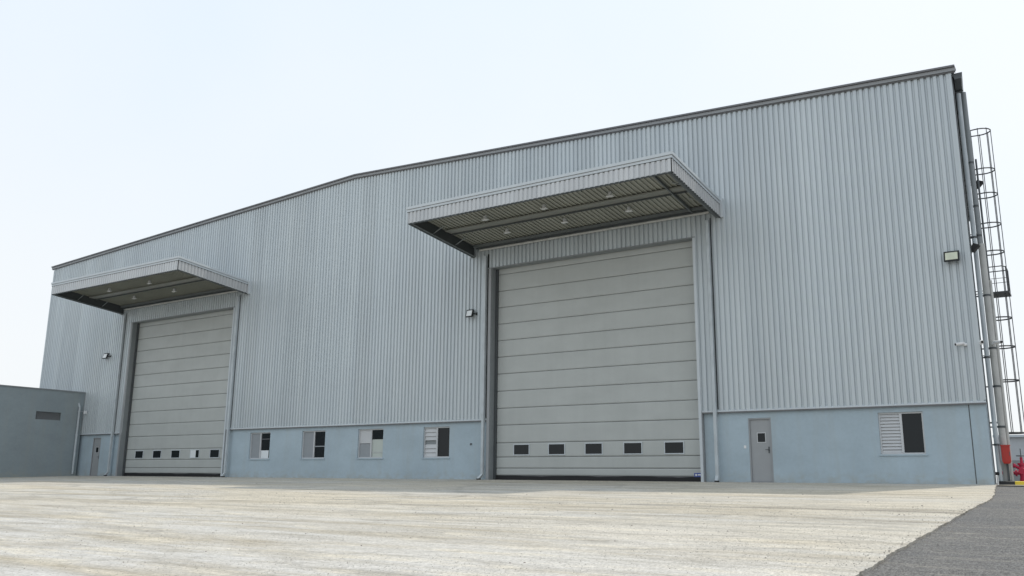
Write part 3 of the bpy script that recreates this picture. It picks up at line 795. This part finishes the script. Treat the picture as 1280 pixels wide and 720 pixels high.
vb = empty('pipe_stub', (-2.74, .42, 0), 'black capped pipe stub low behind the corner of the blue plinth', 'pipe')
MB().tube([(-2.74, .42, 0), (-2.74, .42, .27)], .025, 10).build('pipe', M['white'], vb)
MB().tube([(-2.80, .42, .33), (-2.68, .42, .33)], .05, 10).build('cap', M['black'], vb)
a = -2.77
for i in range(14):
    seg = .47 if i == 0 else .78
    k_ = MB(); b2 = a+seg-.004
    k_.hexa([(a, .50, -.03), (b2, .50, -.03), (a, .62, -.03), (b2, .62, -.03), (a, .515, .095), (b2, .515, .095), (a, .62, .11), (b2, .62, .11)])
    tag(k_.build('kerb_stone', M['kblack'] if i % 2 == 0 else M['yellow']), kind='structure')
    a += seg
fb = empty('white_building', (15, 70, 0), 'low pale building far behind the hydrant', 'building')
MB().box(-8, 30, 61, 80, 2.05, 4.1).build('upper_wall', M['far'], fb)
MB().box(-8, 30, 60.95, 80, 0, 2.04).build('lower_wall', M['fargrey'], fb)
MB().box(-8.2, 30.2, 60.7, 80.2, 4.101, 4.3).build('roof', M['trim'], fb)

# ---------------------------------------------------------------- left annex
AX = -51.5; AH = 4.93
an = empty('flat_roofed_annex', (AX-6, -16, 0), 'low blue grey rendered annex with flat roof at the left edge', 'building')
mb = MB()
vw = (-2.95, -1.46, 3.20, 3.66)     # y0 y1 z0 z1 vent
def yz(a, b_, c, e): mb.quad((AX, a, c), (AX, b_, c), (AX, b_, e), (AX, a, e))
Y0, Y1 = -34.0, -.13
yz(Y0, vw[0], -1.1, AH); yz(vw[1], Y1, -1.1, AH); yz(vw[0], vw[1], -1.1, vw[2]); yz(vw[0], vw[1], vw[3], AH)
dp = .18
mb.quad((AX, vw[0], vw[2]), (AX-dp, vw[0], vw[2]), (AX-dp, vw[1], vw[2]), (AX, vw[1], vw[2])); mb.quad((AX, vw[0], vw[3]), (AX, vw[1], vw[3]), (AX-dp, vw[1], vw[3]), (AX-dp, vw[0], vw[3]))
mb.quad((AX, vw[0], vw[2]), (AX, vw[0], vw[3]), (AX-dp, vw[0], vw[3]), (AX-dp, vw[0], vw[2])); mb.quad((AX, vw[1], vw[2]), (AX-dp, vw[1], vw[2]), (AX-dp, vw[1], vw[3]), (AX, vw[1], vw[3]))
mb.quad((AX-12, Y0, -1.1), (AX, Y0, -1.1), (AX, Y0, AH), (AX-12, Y0, AH)); mb.quad((AX-12, Y1, -1.1), (AX-12, Y1, AH), (AX, Y1, AH), (AX, Y1, -1.1))
mb.quad((AX-12, Y0, AH), (AX, Y0, AH), (AX, Y1, AH), (AX-12, Y1, AH)); mb.quad((AX-12, Y0, -1.1), (AX-12, Y0, AH), (AX-12, Y1, AH), (AX-12, Y1, -1.1))
mb.build('wall', M['annex'], an)
MB().box(AX-12.03, AX+.04, Y0-.04, Y1, AH+.002, AH+.07).build('parapet_cap', M['reveal'], an)
v_ = MB().box(AX-.17, AX-.15, vw[0]+.01, vw[1]-.01, vw[2]+.01, vw[3]-.01).build('vent', M['reveal'], an)
mb = MB()
for k in range(6):
    z = vw[2]+.02+k*.072; mb.hexa([(AX-.14, vw[0]+.02, z), (AX-.06, vw[0]+.02, z-.01), (AX-.14, vw[1]-.02, z), (AX-.06, vw[1]-.02, z-.01), (AX-.14, vw[0]+.02, z+.05), (AX-.13, vw[0]+.02, z+.05), (AX-.14, vw[1]-.02, z+.05), (AX-.13, vw[1]-.02, z+.05)])
mb.build('vent_slats', M['trimmid'], v_)
p_ = MB().tube([(AX+.12, -.42, 4.05), (AX+.12, -.42, .1)], .06, 12)
p_ = p_.tube([(AX-.05, -.42, 4.3), (AX+.12, -.42, 4.05)], .06, 12).build('downpipe', M['pvc'], an)
for z in (.8, 2.4, 3.8): MB().tube([(AX+.12, -.42, z-.03), (AX+.12, -.42, z+.03)], .075, 12).box(AX+.001, AX+.06, -.44, -.40, z-.015, z+.015).build('pipe_bracket', M['pvc'], p_)
t = empty('wall_lamp', (AX+.2, -.3, 3.75), 'small pale lamp on a bracket at the annex corner beside the downpipe', 'lamp')
MB().tube([(AX+.0, -.25, 3.80), (AX+.45, -.25, 3.80)], .02, 6).build('bracket', M['pvc'], t)
MB().hexa([(AX+.40, -.33, 3.66), (AX+.56, -.33, 3.66), (AX+.40, -.17, 3.66), (AX+.56, -.17, 3.66), (AX+.43, -.30, 3.84), (AX+.53, -.30, 3.84), (AX+.43, -.20, 3.84), (AX+.53, -.20, 3.84)]).build('lamp_head', M['white'], t)
